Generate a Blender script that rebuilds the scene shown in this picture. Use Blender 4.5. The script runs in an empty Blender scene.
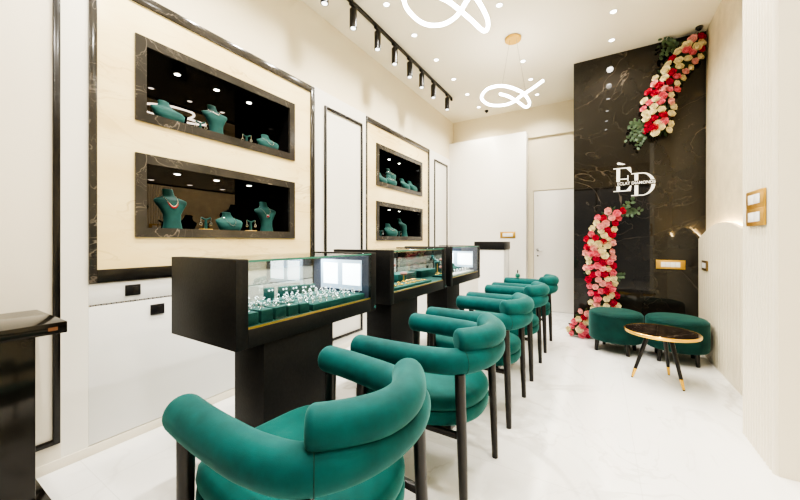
import bpy, bmesh, math, random
from mathutils import Vector, Matrix
random.seed(7)
S = bpy.context.scene
C = S.collection
R = math.radians

# ------------------------------------------------------------------ materials
MATS = {}
def new_mat(name):
    m = bpy.data.materials.new(name); m.use_nodes = True
    nt = m.node_tree; nt.nodes.clear()
    out = nt.nodes.new('ShaderNodeOutputMaterial')
    b = nt.nodes.new('ShaderNodeBsdfPrincipled')
    nt.links.new(b.outputs[0], out.inputs[0])
    MATS[name] = m
    return m, nt, b, out
def pbr(name, col, rough=.5, metal=0, spec=.5, sheen=0, coat=0, emis=None, estr=0, var=0, vscale=20, bump=0, bscale=200, sheen_tint=None):
    m, nt, b, out = new_mat(name)
    b.inputs['Base Color'].default_value = (*col, 1)
    b.inputs['Roughness'].default_value = rough
    b.inputs['Metallic'].default_value = metal
    b.inputs['Specular IOR Level'].default_value = spec
    if sheen:
        b.inputs['Sheen Weight'].default_value = sheen
        b.inputs['Sheen Roughness'].default_value = .35
        if sheen_tint: b.inputs['Sheen Tint'].default_value = (*sheen_tint, 1)
    if coat: b.inputs['Coat Weight'].default_value = coat; b.inputs['Coat Roughness'].default_value = .05
    if emis:
        b.inputs['Emission Color'].default_value = (*emis, 1); b.inputs['Emission Strength'].default_value = estr
    if var or bump:
        tc = nt.nodes.new('ShaderNodeTexCoord')
    if var:
        n = nt.nodes.new('ShaderNodeTexNoise'); n.inputs['Scale'].default_value = vscale; n.inputs['Detail'].default_value = 4
        nt.links.new(tc.outputs['Object'], n.inputs['Vector'])
        r = nt.nodes.new('ShaderNodeValToRGB')
        r.color_ramp.elements[0].position = .3; r.color_ramp.elements[1].position = .7
        r.color_ramp.elements[0].color = (*[c*(1-var) for c in col], 1)
        r.color_ramp.elements[1].color = (*[min(1, c*(1+var)) for c in col], 1)
        nt.links.new(n.outputs[0], r.inputs[0]); nt.links.new(r.outputs[0], b.inputs['Base Color'])
    if bump:
        n = nt.nodes.new('ShaderNodeTexNoise'); n.inputs['Scale'].default_value = bscale; n.inputs['Detail'].default_value = 2
        nt.links.new(tc.outputs['Object'], n.inputs['Vector'])
        bp = nt.nodes.new('ShaderNodeBump'); bp.inputs['Strength'].default_value = bump; bp.inputs['Distance'].default_value = .004
        nt.links.new(n.outputs[0], bp.inputs['Height']); nt.links.new(bp.outputs[0], b.inputs['Normal'])
    return m

def veined(name, base, base2, vein, rough, scale=1.2, width=.02, dist=1.0, spec=.5, grout=None, rot=(.3,.5,.6), stretch=(1,1,1), amount=1.0, second=True):
    """stone with thin irregular veins: ridges of a distorted noise"""
    m, nt, b, out = new_mat(name)
    L = nt.links.new
    tc = nt.nodes.new('ShaderNodeTexCoord')
    mp = nt.nodes.new('ShaderNodeMapping'); mp.inputs['Rotation'].default_value = rot; mp.inputs['Scale'].default_value = stretch
    L(tc.outputs['Object'], mp.inputs['Vector'])
    big = nt.nodes.new('ShaderNodeTexNoise'); big.inputs['Scale'].default_value = scale*1.6; big.inputs['Detail'].default_value = 5
    L(mp.outputs[0], big.inputs['Vector'])
    rb = nt.nodes.new('ShaderNodeValToRGB'); rb.color_ramp.elements[0].position = .35; rb.color_ramp.elements[1].position = .7
    rb.color_ramp.elements[0].color = (*base, 1); rb.color_ramp.elements[1].color = (*base2, 1)
    L(big.outputs[0], rb.inputs[0])
    prev = rb.outputs[0]
    for k, (sc, w, am) in enumerate([(scale, width, amount)] + ([(scale*2.3, width*.8, amount*.55)] if second else [])):
        n = nt.nodes.new('ShaderNodeTexNoise'); n.inputs['Scale'].default_value = sc; n.inputs['Detail'].default_value = 4
        n.inputs['Roughness'].default_value = .55; n.inputs['Distortion'].default_value = dist
        off = nt.nodes.new('ShaderNodeVectorMath'); off.operation = 'ADD'; off.inputs[1].default_value = (3.1*k+1.7, 5.3*k, 2.9*k)
        L(mp.outputs[0], off.inputs[0]); L(off.outputs[0], n.inputs['Vector'])
        a = nt.nodes.new('ShaderNodeMath'); a.operation = 'SUBTRACT'; a.inputs[1].default_value = .5; L(n.outputs[0], a.inputs[0])
        ab = nt.nodes.new('ShaderNodeMath'); ab.operation = 'ABSOLUTE'; L(a.outputs[0], ab.inputs[0])
        mr = nt.nodes.new('ShaderNodeMapRange'); mr.inputs['From Min'].default_value = 0; mr.inputs['From Max'].default_value = w
        mr.inputs['To Min'].default_value = am; mr.inputs['To Max'].default_value = 0; mr.interpolation_type = 'SMOOTHSTEP'
        L(ab.outputs[0], mr.inputs['Value'])
        # break the veins up so they come and go
        br = nt.nodes.new('ShaderNodeTexNoise'); br.inputs['Scale'].default_value = sc*1.3; L(off.outputs[0], br.inputs['Vector'])
        bm_ = nt.nodes.new('ShaderNodeMapRange'); bm_.inputs['From Min'].default_value = .42; bm_.inputs['From Max'].default_value = .62; L(br.outputs[0], bm_.inputs['Value'])
        mu = nt.nodes.new('ShaderNodeMath'); mu.operation = 'MULTIPLY'; L(mr.outputs[0], mu.inputs[0]); L(bm_.outputs[0], mu.inputs[1])
        mx = nt.nodes.new('ShaderNodeMixRGB'); mx.inputs[2].default_value = (*vein, 1)
        L(mu.outputs[0], mx.inputs[0]); L(prev, mx.inputs[1]); prev = mx.outputs[0]
    if grout:
        gx, gy, gcol = grout
        sp = nt.nodes.new('ShaderNodeSeparateXYZ'); L(tc.outputs['Object'], sp.inputs[0])
        masks = []
        for axis, (size, off0) in ((0, gx), (1, gy)):
            ad = nt.nodes.new('ShaderNodeMath'); ad.operation = 'ADD'; ad.inputs[1].default_value = off0 + size*50; L(sp.outputs[axis], ad.inputs[0])
            mo = nt.nodes.new('ShaderNodeMath'); mo.operation = 'MODULO'; mo.inputs[1].default_value = size; L(ad.outputs[0], mo.inputs[0])
            lt = nt.nodes.new('ShaderNodeMath'); lt.operation = 'LESS_THAN'; lt.inputs[1].default_value = .004; L(mo.outputs[0], lt.inputs[0])
            masks.append(lt)
        mm = nt.nodes.new('ShaderNodeMath'); mm.operation = 'MAXIMUM'; L(masks[0].outputs[0], mm.inputs[0]); L(masks[1].outputs[0], mm.inputs[1])
        m2 = nt.nodes.new('ShaderNodeMath'); m2.operation = 'MULTIPLY'; m2.inputs[1].default_value = .55; L(mm.outputs[0], m2.inputs[0])
        mx = nt.nodes.new('ShaderNodeMixRGB'); mx.inputs[2].default_value = (*gcol, 1); L(m2.outputs[0], mx.inputs[0]); L(prev, mx.inputs[1]); prev = mx.outputs[0]
    L(prev, b.inputs['Base Color'])
    b.inputs['Roughness'].default_value = rough; b.inputs['Specular IOR Level'].default_value = spec
    return m

def glass_mat(name, tint, refl_min=.025):
    m = bpy.data.materials.new(name); m.use_nodes = True; nt = m.node_tree; nt.nodes.clear()
    out = nt.nodes.new('ShaderNodeOutputMaterial'); t = nt.nodes.new('ShaderNodeBsdfTransparent'); g = nt.nodes.new('ShaderNodeBsdfGlossy')
    t.inputs[0].default_value = (*tint, 1); g.inputs['Roughness'].default_value = .0
    lw = nt.nodes.new('ShaderNodeLayerWeight'); lw.inputs[0].default_value = .5
    pw = nt.nodes.new('ShaderNodeMath'); pw.operation = 'POWER'; pw.inputs[1].default_value = 5; nt.links.new(lw.outputs['Facing'], pw.inputs[0])
    ad = nt.nodes.new('ShaderNodeMath'); ad.operation = 'MULTIPLY_ADD'; ad.inputs[1].default_value = .6; ad.inputs[2].default_value = refl_min; nt.links.new(pw.outputs[0], ad.inputs[0])
    mx = nt.nodes.new('ShaderNodeMixShader'); nt.links.new(ad.outputs[0], mx.inputs[0]); nt.links.new(t.outputs[0], mx.inputs[1]); nt.links.new(g.outputs[0], mx.inputs[2])
    nt.links.new(mx.outputs[0], out.inputs[0]); MATS[name] = m
    return m

def velvet(name, lo, hi, rough=.75):
    """pile fabric: slightly brighter where seen edge-on, mottled nap"""
    m, nt, b, out = new_mat(name); L = nt.links.new
    tc = nt.nodes.new('ShaderNodeTexCoord')
    n = nt.nodes.new('ShaderNodeTexNoise'); n.inputs['Scale'].default_value = 7; n.inputs['Detail'].default_value = 5; n.inputs['Roughness'].default_value = .6
    L(tc.outputs['Object'], n.inputs['Vector'])
    r = nt.nodes.new('ShaderNodeValToRGB'); r.color_ramp.elements[0].position = .3; r.color_ramp.elements[1].position = .72
    r.color_ramp.elements[0].color = (*lo, 1); r.color_ramp.elements[1].color = (*hi, 1)
    L(n.outputs[0], r.inputs[0]); L(r.outputs[0], b.inputs['Base Color'])
    b.inputs['Roughness'].default_value = rough; b.inputs['Specular IOR Level'].default_value = .25
    b.inputs['Sheen Weight'].default_value = .28; b.inputs['Sheen Roughness'].default_value = .4
    b.inputs['Sheen Tint'].default_value = (.35, .80, .74, 1)
    f = nt.nodes.new('ShaderNodeTexNoise'); f.inputs['Scale'].default_value = 420; L(tc.outputs['Object'], f.inputs['Vector'])
    bp = nt.nodes.new('ShaderNodeBump'); bp.inputs['Strength'].default_value = .15; bp.inputs['Distance'].default_value = .002
    L(f.outputs[0], bp.inputs['Height']); L(bp.outputs[0], b.inputs['Normal'])
    return m

M = MATS
pbr('paint_cream', (.79,.71,.53), .7, var=.02, vscale=1.5)
pbr('paint_ceiling', (.86,.80,.66), .8, var=.012, vscale=1)
pbr('cladding_white', (.81,.78,.71), .35, var=.012, vscale=2)
pbr('cladding_cream', (.77,.715,.60), .4, var=.012, vscale=2)
pbr('partition_white', (.86,.83,.77), .3)
pbr('door_white', (.76,.73,.68), .3)
pbr('cabinet_gloss', (.80,.80,.785), .13)
pbr('moulding_black', (.012,.010,.009), .22)
pbr('edge_grey', (.10,.086,.07), .2)
pbr('slot_dark', (.25,.24,.23), .6)
veined('floor_marble', (.86,.85,.83), (.80,.79,.77), (.45,.425,.39), .07, scale=.6, width=.03, dist=1.6, rot=(0,0,.5), stretch=(1.5,.8,1), amount=.5,
       grout=((1.2, 1.02), (1.2, .55), (.62,.61,.59)))
veined('onyx', (.85,.67,.34), (.93,.80,.48), (.55,.38,.17), .22, scale=1.3, width=.014, dist=.9, rot=(.5,.2,.3), stretch=(1,.6,2.2), amount=.55)
veined('marble_dark', (.0125,.0108,.0092), (.024,.0205,.017), (.32,.26,.20), .03, scale=.85, width=.0035, dist=1.2, rot=(.7,.4,.9), stretch=(1,1,1.2), amount=.38, spec=.6)
veined('marble_frame', (.032,.029,.025), (.056,.050,.043), (.3,.25,.2), .15, scale=2.2, width=.012, dist=1.4, amount=.6)
veined('marble_table', (.010,.006,.005), (.022,.014,.010), (.6,.5,.4), .05, scale=3.2, width=.007, dist=1.2, amount=.5)
pbr('mirror_smoke', (.07,.062,.055), .015, metal=1)
pbr('mirror_clear', (.62,.64,.63), .02, metal=1)
pbr('niche_black', (.012,.011,.011), .12)
pbr('case_black', (.0105,.0105,.011), .45, spec=.35, var=.25, vscale=60, bump=.15, bscale=90)
pbr('pedestal_black', (.010,.0100,.0105), .5, spec=.35, var=.25, vscale=60, bump=.15, bscale=90)
pbr('case_inner', (.07,.08,.12), .08)
pbr('lacquer_black', (.012,.010,.008), .12, var=.5, vscale=6)
pbr('leg_black', (.010,.008,.007), .3)
velvet('velvet_chair', (.002,.050,.050), (.004,.105,.103))
velvet('velvet_seat', (.002,.062,.056), (.004,.110,.102))
velvet('velvet_pouf', (.001,.024,.021), (.002,.045,.039))
velvet('velvet_display', (.009,.042,.038), (.018,.082,.072))
pbr('seam_dark', (.002,.045,.036), .8)
pbr('gold', (.88,.54,.10), .22, metal=1)
pbr('gold_satin', (.72,.46,.12), .38, metal=1)
pbr('bronze_plate', (.30,.21,.10), .4, metal=1)
pbr('bronze_dark', (.16,.07,.03), .4)
pbr('silver', (.92,.92,.92), .12, metal=1)
pbr('gem', (.9,.94,1), .03, spec=1, emis=(.85,.92,1), estr=.03)
pbr('gem_red', (.45,.03,.05), .05, spec=1)
pbr('pearl', (.85,.8,.72), .25)
pbr('switch_white', (.85,.84,.82), .3)
pbr('socket_black', (.012,.012,.014), .3)
pbr('steel', (.55,.54,.52), .25, metal=1)
pbr('letter_white', (.90,.88,.84), .3, emis=(1,.97,.9), estr=.25)
pbr('led_white', (1,1,1), .5, emis=(1,.965,.90), estr=16)
pbr('led_spot', (1,1,1), .5, emis=(1,.98,.93), estr=12)
pbr('led_track', (1,1,1), .5, emis=(.9,.97,1), estr=2.2)
pbr('led_warm', (1,.9,.7), .5, emis=(1,.80,.48), estr=40)
pbr('led_cool', (1,1,1), .5, emis=(.86,.93,1), estr=2.6)
pbr('led_frame', (.55,.66,.80), .3, emis=(.5,.65,.9), estr=.35)
pbr('led_niche', (1,1,1), .5, emis=(1,.97,.92), estr=14)
pbr('fixture_black', (.016,.014,.013), .35)
pbr('bezel_white', (.85,.83,.8), .4)
pbr('wall_texture', (.68,.59,.42), .55, var=.09, vscale=9, bump=.6, bscale=40)
pbr('wave_panel', (.76,.69,.53), .4)
pbr('fluted_cream', (.77,.71,.575), .4)
pbr('rose_red', (.60,.012,.055), .6); pbr('rose_pink', (.86,.22,.29), .6); pbr('rose_blush', (.88,.45,.42), .6); pbr('rose_cream', (.85,.76,.48), .6)
pbr('leaf_green', (.035,.075,.035), .5, var=.4, vscale=12); pbr('leaf_grey', (.06,.105,.055), .55, var=.3, vscale=12)
pbr('wood_pink', (.30,.12,.10), .4); pbr('white_lacquer', (.84,.83,.81), .12)
glass_mat('glass_clear', (.96,.985,.975)); glass_mat('glass_back', (.93,.96,.95), .30)
pbr('glass_edge', (.05,.20,.15), .1)
pbr('bottle_green', (.03,.17,.13), .3)

# ------------------------------------------------------------------ mesh helpers
class MB:
    def __init__(s): s.bm = bmesh.new()
    def box(s, x0, x1, y0, y1, z0, z1, bev=0, seg=2):
        ret = bmesh.ops.create_cube(s.bm, size=1)
        vs = ret['verts']
        for v in vs:
            v.co = Vector(((x0+x1)/2 + v.co.x*(x1-x0), (y0+y1)/2 + v.co.y*(y1-y0), (z0+z1)/2 + v.co.z*(z1-z0)))
        if bev:
            es = list({e for v in vs for e in v.link_edges})
            bmesh.ops.bevel(s.bm, geom=es, offset=bev, segments=seg, affect='EDGES', profile=.5)
        return s
    def rings(s, rings, cap0=True, cap1=True, closed=False):
        vv = [[s.bm.verts.new(p) for p in r] for r in rings]
        n = len(vv[0]); m = len(vv)
        for i in range(m if closed else m-1):
            a, b = vv[i], vv[(i+1) % m]
            for j in range(n):
                k = (j+1) % n
                s.bm.faces.new((a[j], a[k], b[k], b[j]))
        if not closed:
            if cap0: s.bm.faces.new(list(reversed(vv[0])))
            if cap1: s.bm.faces.new(vv[-1])
        return s
    def tube(s, pts, rad, n=12, closed=False, up=Vector((0,0,1)), sy=1.0):
        pts = [Vector(p) for p in pts]; m = len(pts); rs = []
        for i, p in enumerate(pts):
            if closed: t = pts[(i+1) % m]-pts[i-1]
            else: t = pts[min(i+1, m-1)]-pts[max(i-1, 0)]
            t.normalize()
            a = t.cross(up)
            if a.length < 1e-3: a = t.cross(Vector((1,0,0)))
            a.normalize(); b = a.cross(t).normalized()
            r = rad[i] if isinstance(rad, (list, tuple)) else rad
            rs.append([p + a*math.cos(2*math.pi*k/n)*r + b*math.sin(2*math.pi*k/n)*r*sy for k in range(n)])
        return s.rings(rs, closed=closed)
    def pillow_tube(s, pts, r, e, n=24, sy=1.0):
        """tube with rounded-over flat ends"""
        pts = resample(pts, .02)
        d = [0]
        for i in range(1, len(pts)): d.append(d[-1]+(pts[i]-pts[i-1]).length)
        tot = d[-1]
        dirs0 = (pts[0]-pts[1]).normalized(); dirs1 = (pts[-1]-pts[-2]).normalized()
        out = []; rad = []
        for k in range(7):
            q = e*(1-math.cos(k/6*math.pi/2)); out.append(pts[0]-dirs0*q); rad.append((r-e)+math.sqrt(max(0, e*e-(e-q)**2)))
        for i, p in enumerate(pts):
            if d[i] > e*1.05 and tot-d[i] > e*1.05: out.append(p); rad.append(r)
        for k in range(6, -1, -1):
            q = e*(1-math.cos(k/6*math.pi/2)); out.append(pts[-1]-dirs1*q); rad.append((r-e)+math.sqrt(max(0, e*e-(e-q)**2)))
        return s.tube(out, rad, n, sy=sy)
    def lathe(s, prof, n=24, cx=0, cy=0, cz=0, sx=1, sy=1):
        rs = [[Vector((cx+math.cos(2*math.pi*k/n)*r*sx, cy+math.sin(2*math.pi*k/n)*r*sy, cz+z)) for k in range(n)] for r, z in prof]
        return s.rings(rs)
    def prism(s, poly, to3d, depth):
        """poly: 2-D outline; to3d(u, v, d) maps into space"""
        a = [s.bm.verts.new(to3d(u, v, 0)) for u, v in poly]; b = [s.bm.verts.new(to3d(u, v, depth)) for u, v in poly]
        s.bm.faces.new(a); s.bm.faces.new(list(reversed(b))); n = len(poly)
        for i in range(n): s.bm.faces.new((a[i], b[i], b[(i+1) % n], a[(i+1) % n]))
        return s
    def mesh(s, name, mat, smooth=35):
        bmesh.ops.recalc_face_normals(s.bm, faces=s.bm.faces)
        me = bpy.data.meshes.new(name); s.bm.to_mesh(me); s.bm.free()
        if mat: me.materials.append(M[mat])
        if smooth:
            for p in me.polygons: p.use_smooth = True
            me.set_sharp_from_angle(angle=R(smooth))
        return me
    def build(s, name, mat, parent=None, smooth=35, **kw):
        o = bpy.data.objects.new(name, s.mesh(name, mat, smooth)); C.objects.link(o)
        if parent: o.parent = parent
        for k, v in kw.items(): o[k] = v
        return o

def resample(pts, step):
    pts = [Vector(p) for p in pts]; out = [pts[0].copy()]; acc = 0
    for a, b in zip(pts, pts[1:]):
        L = (b-a).length; t = step-acc
        while t <= L:
            out.append(a+(b-a)*(t/L)); t += step
        acc = L-(t-step)
    if (out[-1]-pts[-1]).length > step*.3: out.append(pts[-1].copy())
    else: out[-1] = pts[-1].copy()
    return out
def spline(P, k=10, closed=False):
    P = [Vector(p) for p in P]; n = len(P); out = []
    rng = range(n) if closed else range(n-1)
    for i in rng:
        if closed: p0, p1, p2, p3 = P[i-1], P[i], P[(i+1) % n], P[(i+2) % n]
        else: p0, p1, p2, p3 = P[max(i-1, 0)], P[i], P[i+1], P[min(i+2, n-1)]
        for j in range(k):
            t = j/k
            out.append(.5*((2*p1)+(-p0+p2)*t+(2*p0-5*p1+4*p2-p3)*t*t+(-p0+3*p1-3*p2+p3)*t**3))
    if not closed: out.append(P[-1].copy())
    return out
def tag(o, label, cat, group=None, kind=None):
    o['label'] = label; o['category'] = cat
    if group: o['group'] = group
    if kind: o['kind'] = kind
    return o
def thing(name, label, cat, loc=(0,0,0), rz=0, group=None):
    o = bpy.data.objects.new(name, None); C.objects.link(o); o.empty_display_size = .1
    o.location = loc; o.rotation_euler = (0, 0, rz)
    return tag(o, label, cat, group)
def struct(mb, name, mat, label=None, smooth=35):
    o = mb.build(name, mat, smooth=smooth); o['kind'] = 'structure'
    return o
def kids(o): return [c for c in bpy.data.objects if c.parent == o]
def dup(root, loc, rz=None, label=None, group=None, scale=None):
    r = root.copy(); C.objects.link(r); r.location = loc
    if rz is not None: r.rotation_euler = (0, 0, rz)
    if scale: r.scale = (scale,)*3
    if label: r['label'] = label
    if group: r['group'] = group
    for ch in kids(root):
        c = ch.copy(); C.objects.link(c); c.parent = r
        for g in kids(ch):
            d = g.copy(); C.objects.link(d); d.parent = c
    return r

# ------------------------------------------------------------------ room shell
CEIL = 3.66; WX = -2.53
def wall_grid(mb, xa, xb, y0, y1, z0, z1, holes):
    ys = sorted({y0, y1, *[h[0] for h in holes], *[h[1] for h in holes]}); zs = sorted({z0, z1, *[h[2] for h in holes], *[h[3] for h in holes]})
    for ya, yb in zip(ys, ys[1:]):
        for za, zb in zip(zs, zs[1:]):
            cy, cz = (ya+yb)/2, (za+zb)/2
            if not any(h[0] < cy < h[1] and h[2] < cz < h[3] for h in holes): mb.box(xa, xb, ya, yb, za, zb)
NICHES = [  # outer rectangle y0,y1,z0,z1
    (.91, 2.19, 2.025, 2.577), (.91, 2.19, 1.275, 1.817),
    (3.556, 4.875, 1.99, 2.555), (3.556, 4.885, 1.257, 1.785)]
holes = [(a+.03, b-.03, c+.03, d-.03) for a, b, c, d in NICHES]

struct(MB().box(-2.75, 2.4, -2.6, 6.9, -.1, 0), 'floor', 'floor_marble')
struct(MB().box(-3.2, 2.4, -2.6, 6.9, CEIL, CEIL+.1), 'ceiling', 'paint_ceiling')
w = MB(); wall_grid(w, WX-.10, WX-.02, -2.6, 6.6, 0, CEIL, holes); struct(w, 'wall_left', 'paint_cream')
# lower cladding, standing 2 cm proud of the painted wall
w = MB(); w.box(WX-.02, WX, -2.6, .575, 0, 2.86); struct(w, 'trim_1', 'cladding_cream')
w = MB(); w.box(WX-.02, WX-.002, .575, .689, 0, 2.86); w.box(WX-.02, WX, 2.45, 3.335, 0, 2.86); w.box(WX-.02, WX, 5.15, 6.08, 0, 2.86); struct(w, 'trim_2', 'cladding_white')
# glossy white drawers under the first stone panel and under the second
w = MB(); w.box(WX-.02, WX-.001, .689, 2.45, .06, .865, .002); w.box(WX-.02, WX-.001, .689, 2.45, .875, 1.0, .002)
w.box(WX-.02, WX-.001, 3.335, 5.15, .06, 1.0, .002); struct(w, 'trim_3', 'cabinet_gloss')
w = MB()
y = .70
while y < 2.44:
    w.box(WX-.019, WX-.0015, y, y+.014, .865, .876); y += .024
w.box(WX-.01, WX+.0005, 1.62, 1.624, .07, .86); w.box(WX-.01, WX+.002, 1.61, 1.618, .25, .42)
struct(w, 'trim_4', 'slot_dark')
# stone panels with their dark borders
def stone_panel(n, y0, y1, holes_, left=.036):
    z0, z1 = 1.004, 2.84
    w = MB(); wall_grid(w, WX-.02, WX, y0+left, y1-.055, z0+.076, z1-.065, holes_)
    struct(w, 'trim_%d' % n, 'onyx')
    w = MB(); w.box(WX-.02, WX+.012, y0, y0+left, z0, z1, .002); w.box(WX-.02, WX+.012, y1-.055, y1-.022, z0, z1, .002)
    w.box(WX-.02, WX+.012, y0+left, y1-.055, z1-.065, z1, .002)
    struct(w, 'trim_%d' % (n+1), 'marble_frame')
    w = MB(); w.box(WX-.02, WX+.012, y1-.022, y1, z0, z1, .002); w.box(WX-.02, WX+.012, y0+left, y1-.022, z0, z0+.076, .002)
    struct(w, 'trim_%d' % (n+2), 'moulding_black')
stone_panel(5, .689, 2.45, holes[:2])
stone_panel(8, 3.335, 5.15, holes[2:], left=.02)
# upper painted wall keeps the same plane behind the cladding
def frame_moulding(n, y0, y1, z0, z1, t=.03):
    w = MB(); a = WX-.001; b = WX+.016
    w.box(a, b, y0, y0+t, z0, z1, .004); w.box(a, b, y1-t, y1, z0, z1, .004)
    w.box(a, b, y0+t*.9, y1-t*.9, z1-t, z1, .004); w.box(a, b, y0+t*.9, y1-t*.9, z0, z0+t, .004)
    struct(w, 'trim_%d' % n, 'moulding_black')
frame_moulding(11, -.75, .571, .146, 2.71)
frame_moulding(12, 2.593, 3.255, .14, 2.71)
frame_moulding(13, 5.346, 5.934, .14, 2.72)
w = MB(); w.box(WX-.019, WX+.004, -2.6, 6.08, 0, .055, .002); struct(w, 'baseboard_left', 'cladding_cream')

# back: white partition on the left, beam above, door recess
struct(MB().box(-2.60, -1.098, 6.084, 6.30, 0, 3.18, .003), 'wall_back', 'partition_white')
struct(MB().box(-2.62, -.30, 6.30, 6.42, 3.12, CEIL), 'trim_14', 'paint_cream')
w = MB(); w.box(-2.62, -1.02, 6.34, 6.5, 0, 3.12); w.box(-1.02, -.30, 6.34, 6.5, 2.16, 3.12); w.box(-.36, -.28, 6.34, 6.5, 0, 2.16)
struct(w, 'wall_back_recess', 'paint_cream')
d = struct(MB().box(-1.015, -.365, 6.35, 6.39, .008, 2.15, .003), 'door_1', 'door_white')
mb = MB(); mb.lathe([(.0,0),(.024,0),(.024,.006),(.008,.008),(.008,.03)], 16)
for v in mb.bm.verts: v.co = Vector((-.945+v.co.x, 6.35-v.co.z, 1.09+v.co.y))
mb.tube([(-.945,6.318,1.09),(-.92,6.315,1.09),(-.85,6.315,1.088)], [.009,.009,.007], 10)
h = mb.build('door_handle', 'steel', d)
mb = MB(); mb.box(-.96,-.93,6.344,6.351,.97,1.0,.002); mb.build('lock_plate', 'steel', d)

# dark marble feature wall (a block in front of the recess)
MY = 5.04
w = MB(); w.box(-.294, 1.05, MY, 6.6, 0, CEIL-.001); struct(w, 'wall_feature', 'marble_dark')
# right wall, textured upper part
struct(MB().box(1.05, 1.25, 2.9, 6.6, 0, CEIL), 'wall_right', 'wall_texture')
# waved back-lit panel
def smooth_curve(pts, step=.03):
    P = [Vector((a, b, 0)) for a, b in pts]; return [(p.x, p.y) for p in resample(spline(P, 12), step)]
wave = smooth_curve([(2.95,1.42),(3.25,1.32),(3.6,1.335),(3.95,1.405),(4.2,1.425),(4.45,1.415),(4.75,1.355),(5.04,1.275)])
w = MB()
poly = [(2.95, .0)] + wave + [(5.04, .0)]
w.prism(poly, lambda u, v, dd: Vector((.985+dd, u, v)), .03)
struct(w, 'trim_15', 'wave_panel', smooth=20)
w = MB(); yy = 3.02
while yy < 5.0:
    top = min(wave, key=lambda q: abs(q[0]-yy))[1]
    w.box(.9835, .986, yy, yy+.003, 0, top-.004); yy += .075
struct(w, 'trim_16', 'fluted_cream')
w = MB(); ins = [(u, v-.035) for u, v in wave]
w.prism([(2.95, .02)] + ins + [(5.035, .02)], lambda u, v, dd: Vector((1.015+dd, u, v)), .034)
struct(w, 'trim_17', 'wave_panel', smooth=20)
strip = MB(); strip.tube([Vector((1.034, u, v-.022)) for u, v in wave[1:-1]], .006, 6)
o = strip.build('led_strip', 'led_warm'); tag(o, 'warm glowing light strip tucked behind the waved edge of the right wall panel', 'light strip')

# fluted pillar and the plain return beside it
w = MB(); w.box(.815, 2.2, 2.53, 2.995, 0, CEIL-.001); struct(w, 'wall_pillar', 'fluted_cream')
w = MB(); yy = 2.533
while yy < 2.99:
    pts = []
    for k in range(7): a = math.pi*k/6; pts.append((yy+.019-.019*math.cos(a), .8155-.018*math.sin(a)))
    w.prism([(p[0], p[1]) for p in pts], lambda u, v, dd: Vector((v, u, dd)), CEIL-.002); yy += .0385
struct(w, 'trim_18', 'fluted_cream')
struct(MB().box(2.2, 2.4, -2.6, 2.995, 0, CEIL), 'wall_right_front', 'paint_cream')
# street side: piers and a glazed front behind the camera
w = MB(); w.box(-2.6, -1.9, -2.6, -2.45, 0, CEIL-.001); w.box(1.7, 2.2, -2.6, -2.45, 0, CEIL-.001); w.box(-1.9, 1.7, -2.6, -2.45, 3.0, CEIL-.001)
struct(w, 'wall_front', 'paint_cream')
wn = MB(); wn.box(-1.89, -1.84, -2.56, -2.5, 0.01, 2.99); wn.box(1.64, 1.69, -2.56, -2.5, 0.01, 2.99); wn.box(-.1, -.05, -2.56, -2.5, .01, 2.94); wn.box(-1.89, 1.69, -2.56, -2.5, 2.94, 2.99)
wf = struct(wn, 'window_1', 'fixture_black')
MB().box(-1.84, 1.64, -2.535, -2.525, .01, 2.94).build('pane', 'glass_clear', wf)

# ------------------------------------------------------------------ wall niches
mirror_x = WX-.43
def niche(i, rect, label):
    y0, y1, z0, z1 = rect
    t = thing('display_niche', label, 'display niche', (WX, (y0+y1)/2, z0), 0, None)
    Y0, Y1, Z = y0-(y0+y1)/2, y1-(y0+y1)/2, z1-z0
    fr = .062
    m = MB()
    for poly in ([(Y0,0),(Y1,0),(Y1-fr,fr),(Y0+fr,fr)], [(Y1,0),(Y1,Z),(Y1-fr,Z-fr),(Y1-fr,fr)], [(Y1,Z),(Y0,Z),(Y0+fr,Z-fr),(Y1-fr,Z-fr)], [(Y0,Z),(Y0,0),(Y0+fr,fr),(Y0+fr,Z-fr)]):
        m.prism(poly, lambda u, v, dd: Vector((-.01+dd, u, v)), .022)
    m.build('frame', 'marble_frame', t, smooth=20)
    a = fr-.006
    m = MB(); D = -.43
    m.box(D, -.011, Y0+.031, Y0+a, a, Z-a); m.box(D, -.011, Y1-a, Y1-.031, a, Z-a)
    m.box(D, -.011, Y0+.031, Y1-.031, Z-a, Z-.031); m.box(D, -.011, Y0+.031, Y1-.031, .031, a)
    m.build('lining', 'niche_black', t, smooth=20)
    MB().box(D-.01, D, Y0+.031, Y1-.031, .031, Z-.031).build('mirror_back', 'mirror_smoke', t)
    n = 3
    for k in range(n):
        cy = Y0+.345+k*.3
        l = MB().lathe([(.026,0),(.026,-.004),(.020,-.005),(.020,0)], 16, -.215, cy, Z-a).build('downlight', 'bezel_white', t)
        MB().lathe([(.0005,0),(.019,0),(.019,-.003),(.0005,-.003)], 16, -.215, cy, Z-a-.002).build('lens', 'led_niche', l)
        ld = bpy.data.lights.new('niche_lamp', 'SPOT'); ld.energy = 2.2; ld.spot_size = R(100); ld.spot_blend = .6; ld.shadow_soft_size = .02; ld.color = (1,.95,.86)
        lo = bpy.data.objects.new('niche_lamp', ld); C.objects.link(lo); lo.location = (WX-.215, (y0+y1)/2+cy, z1-a-.012)
    return t
niche(0, NICHES[0], 'upper wide recessed display niche in the nearer stone panel, grey marble frame')
niche(1, NICHES[1], 'lower wide recessed display niche in the nearer stone panel, with ruby necklaces on busts')
niche(2, NICHES[2], 'upper recessed display niche in the farther stone panel, grey marble frame')
niche(3, NICHES[3], 'lower recessed display niche in the farther stone panel, grey marble frame')

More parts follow.
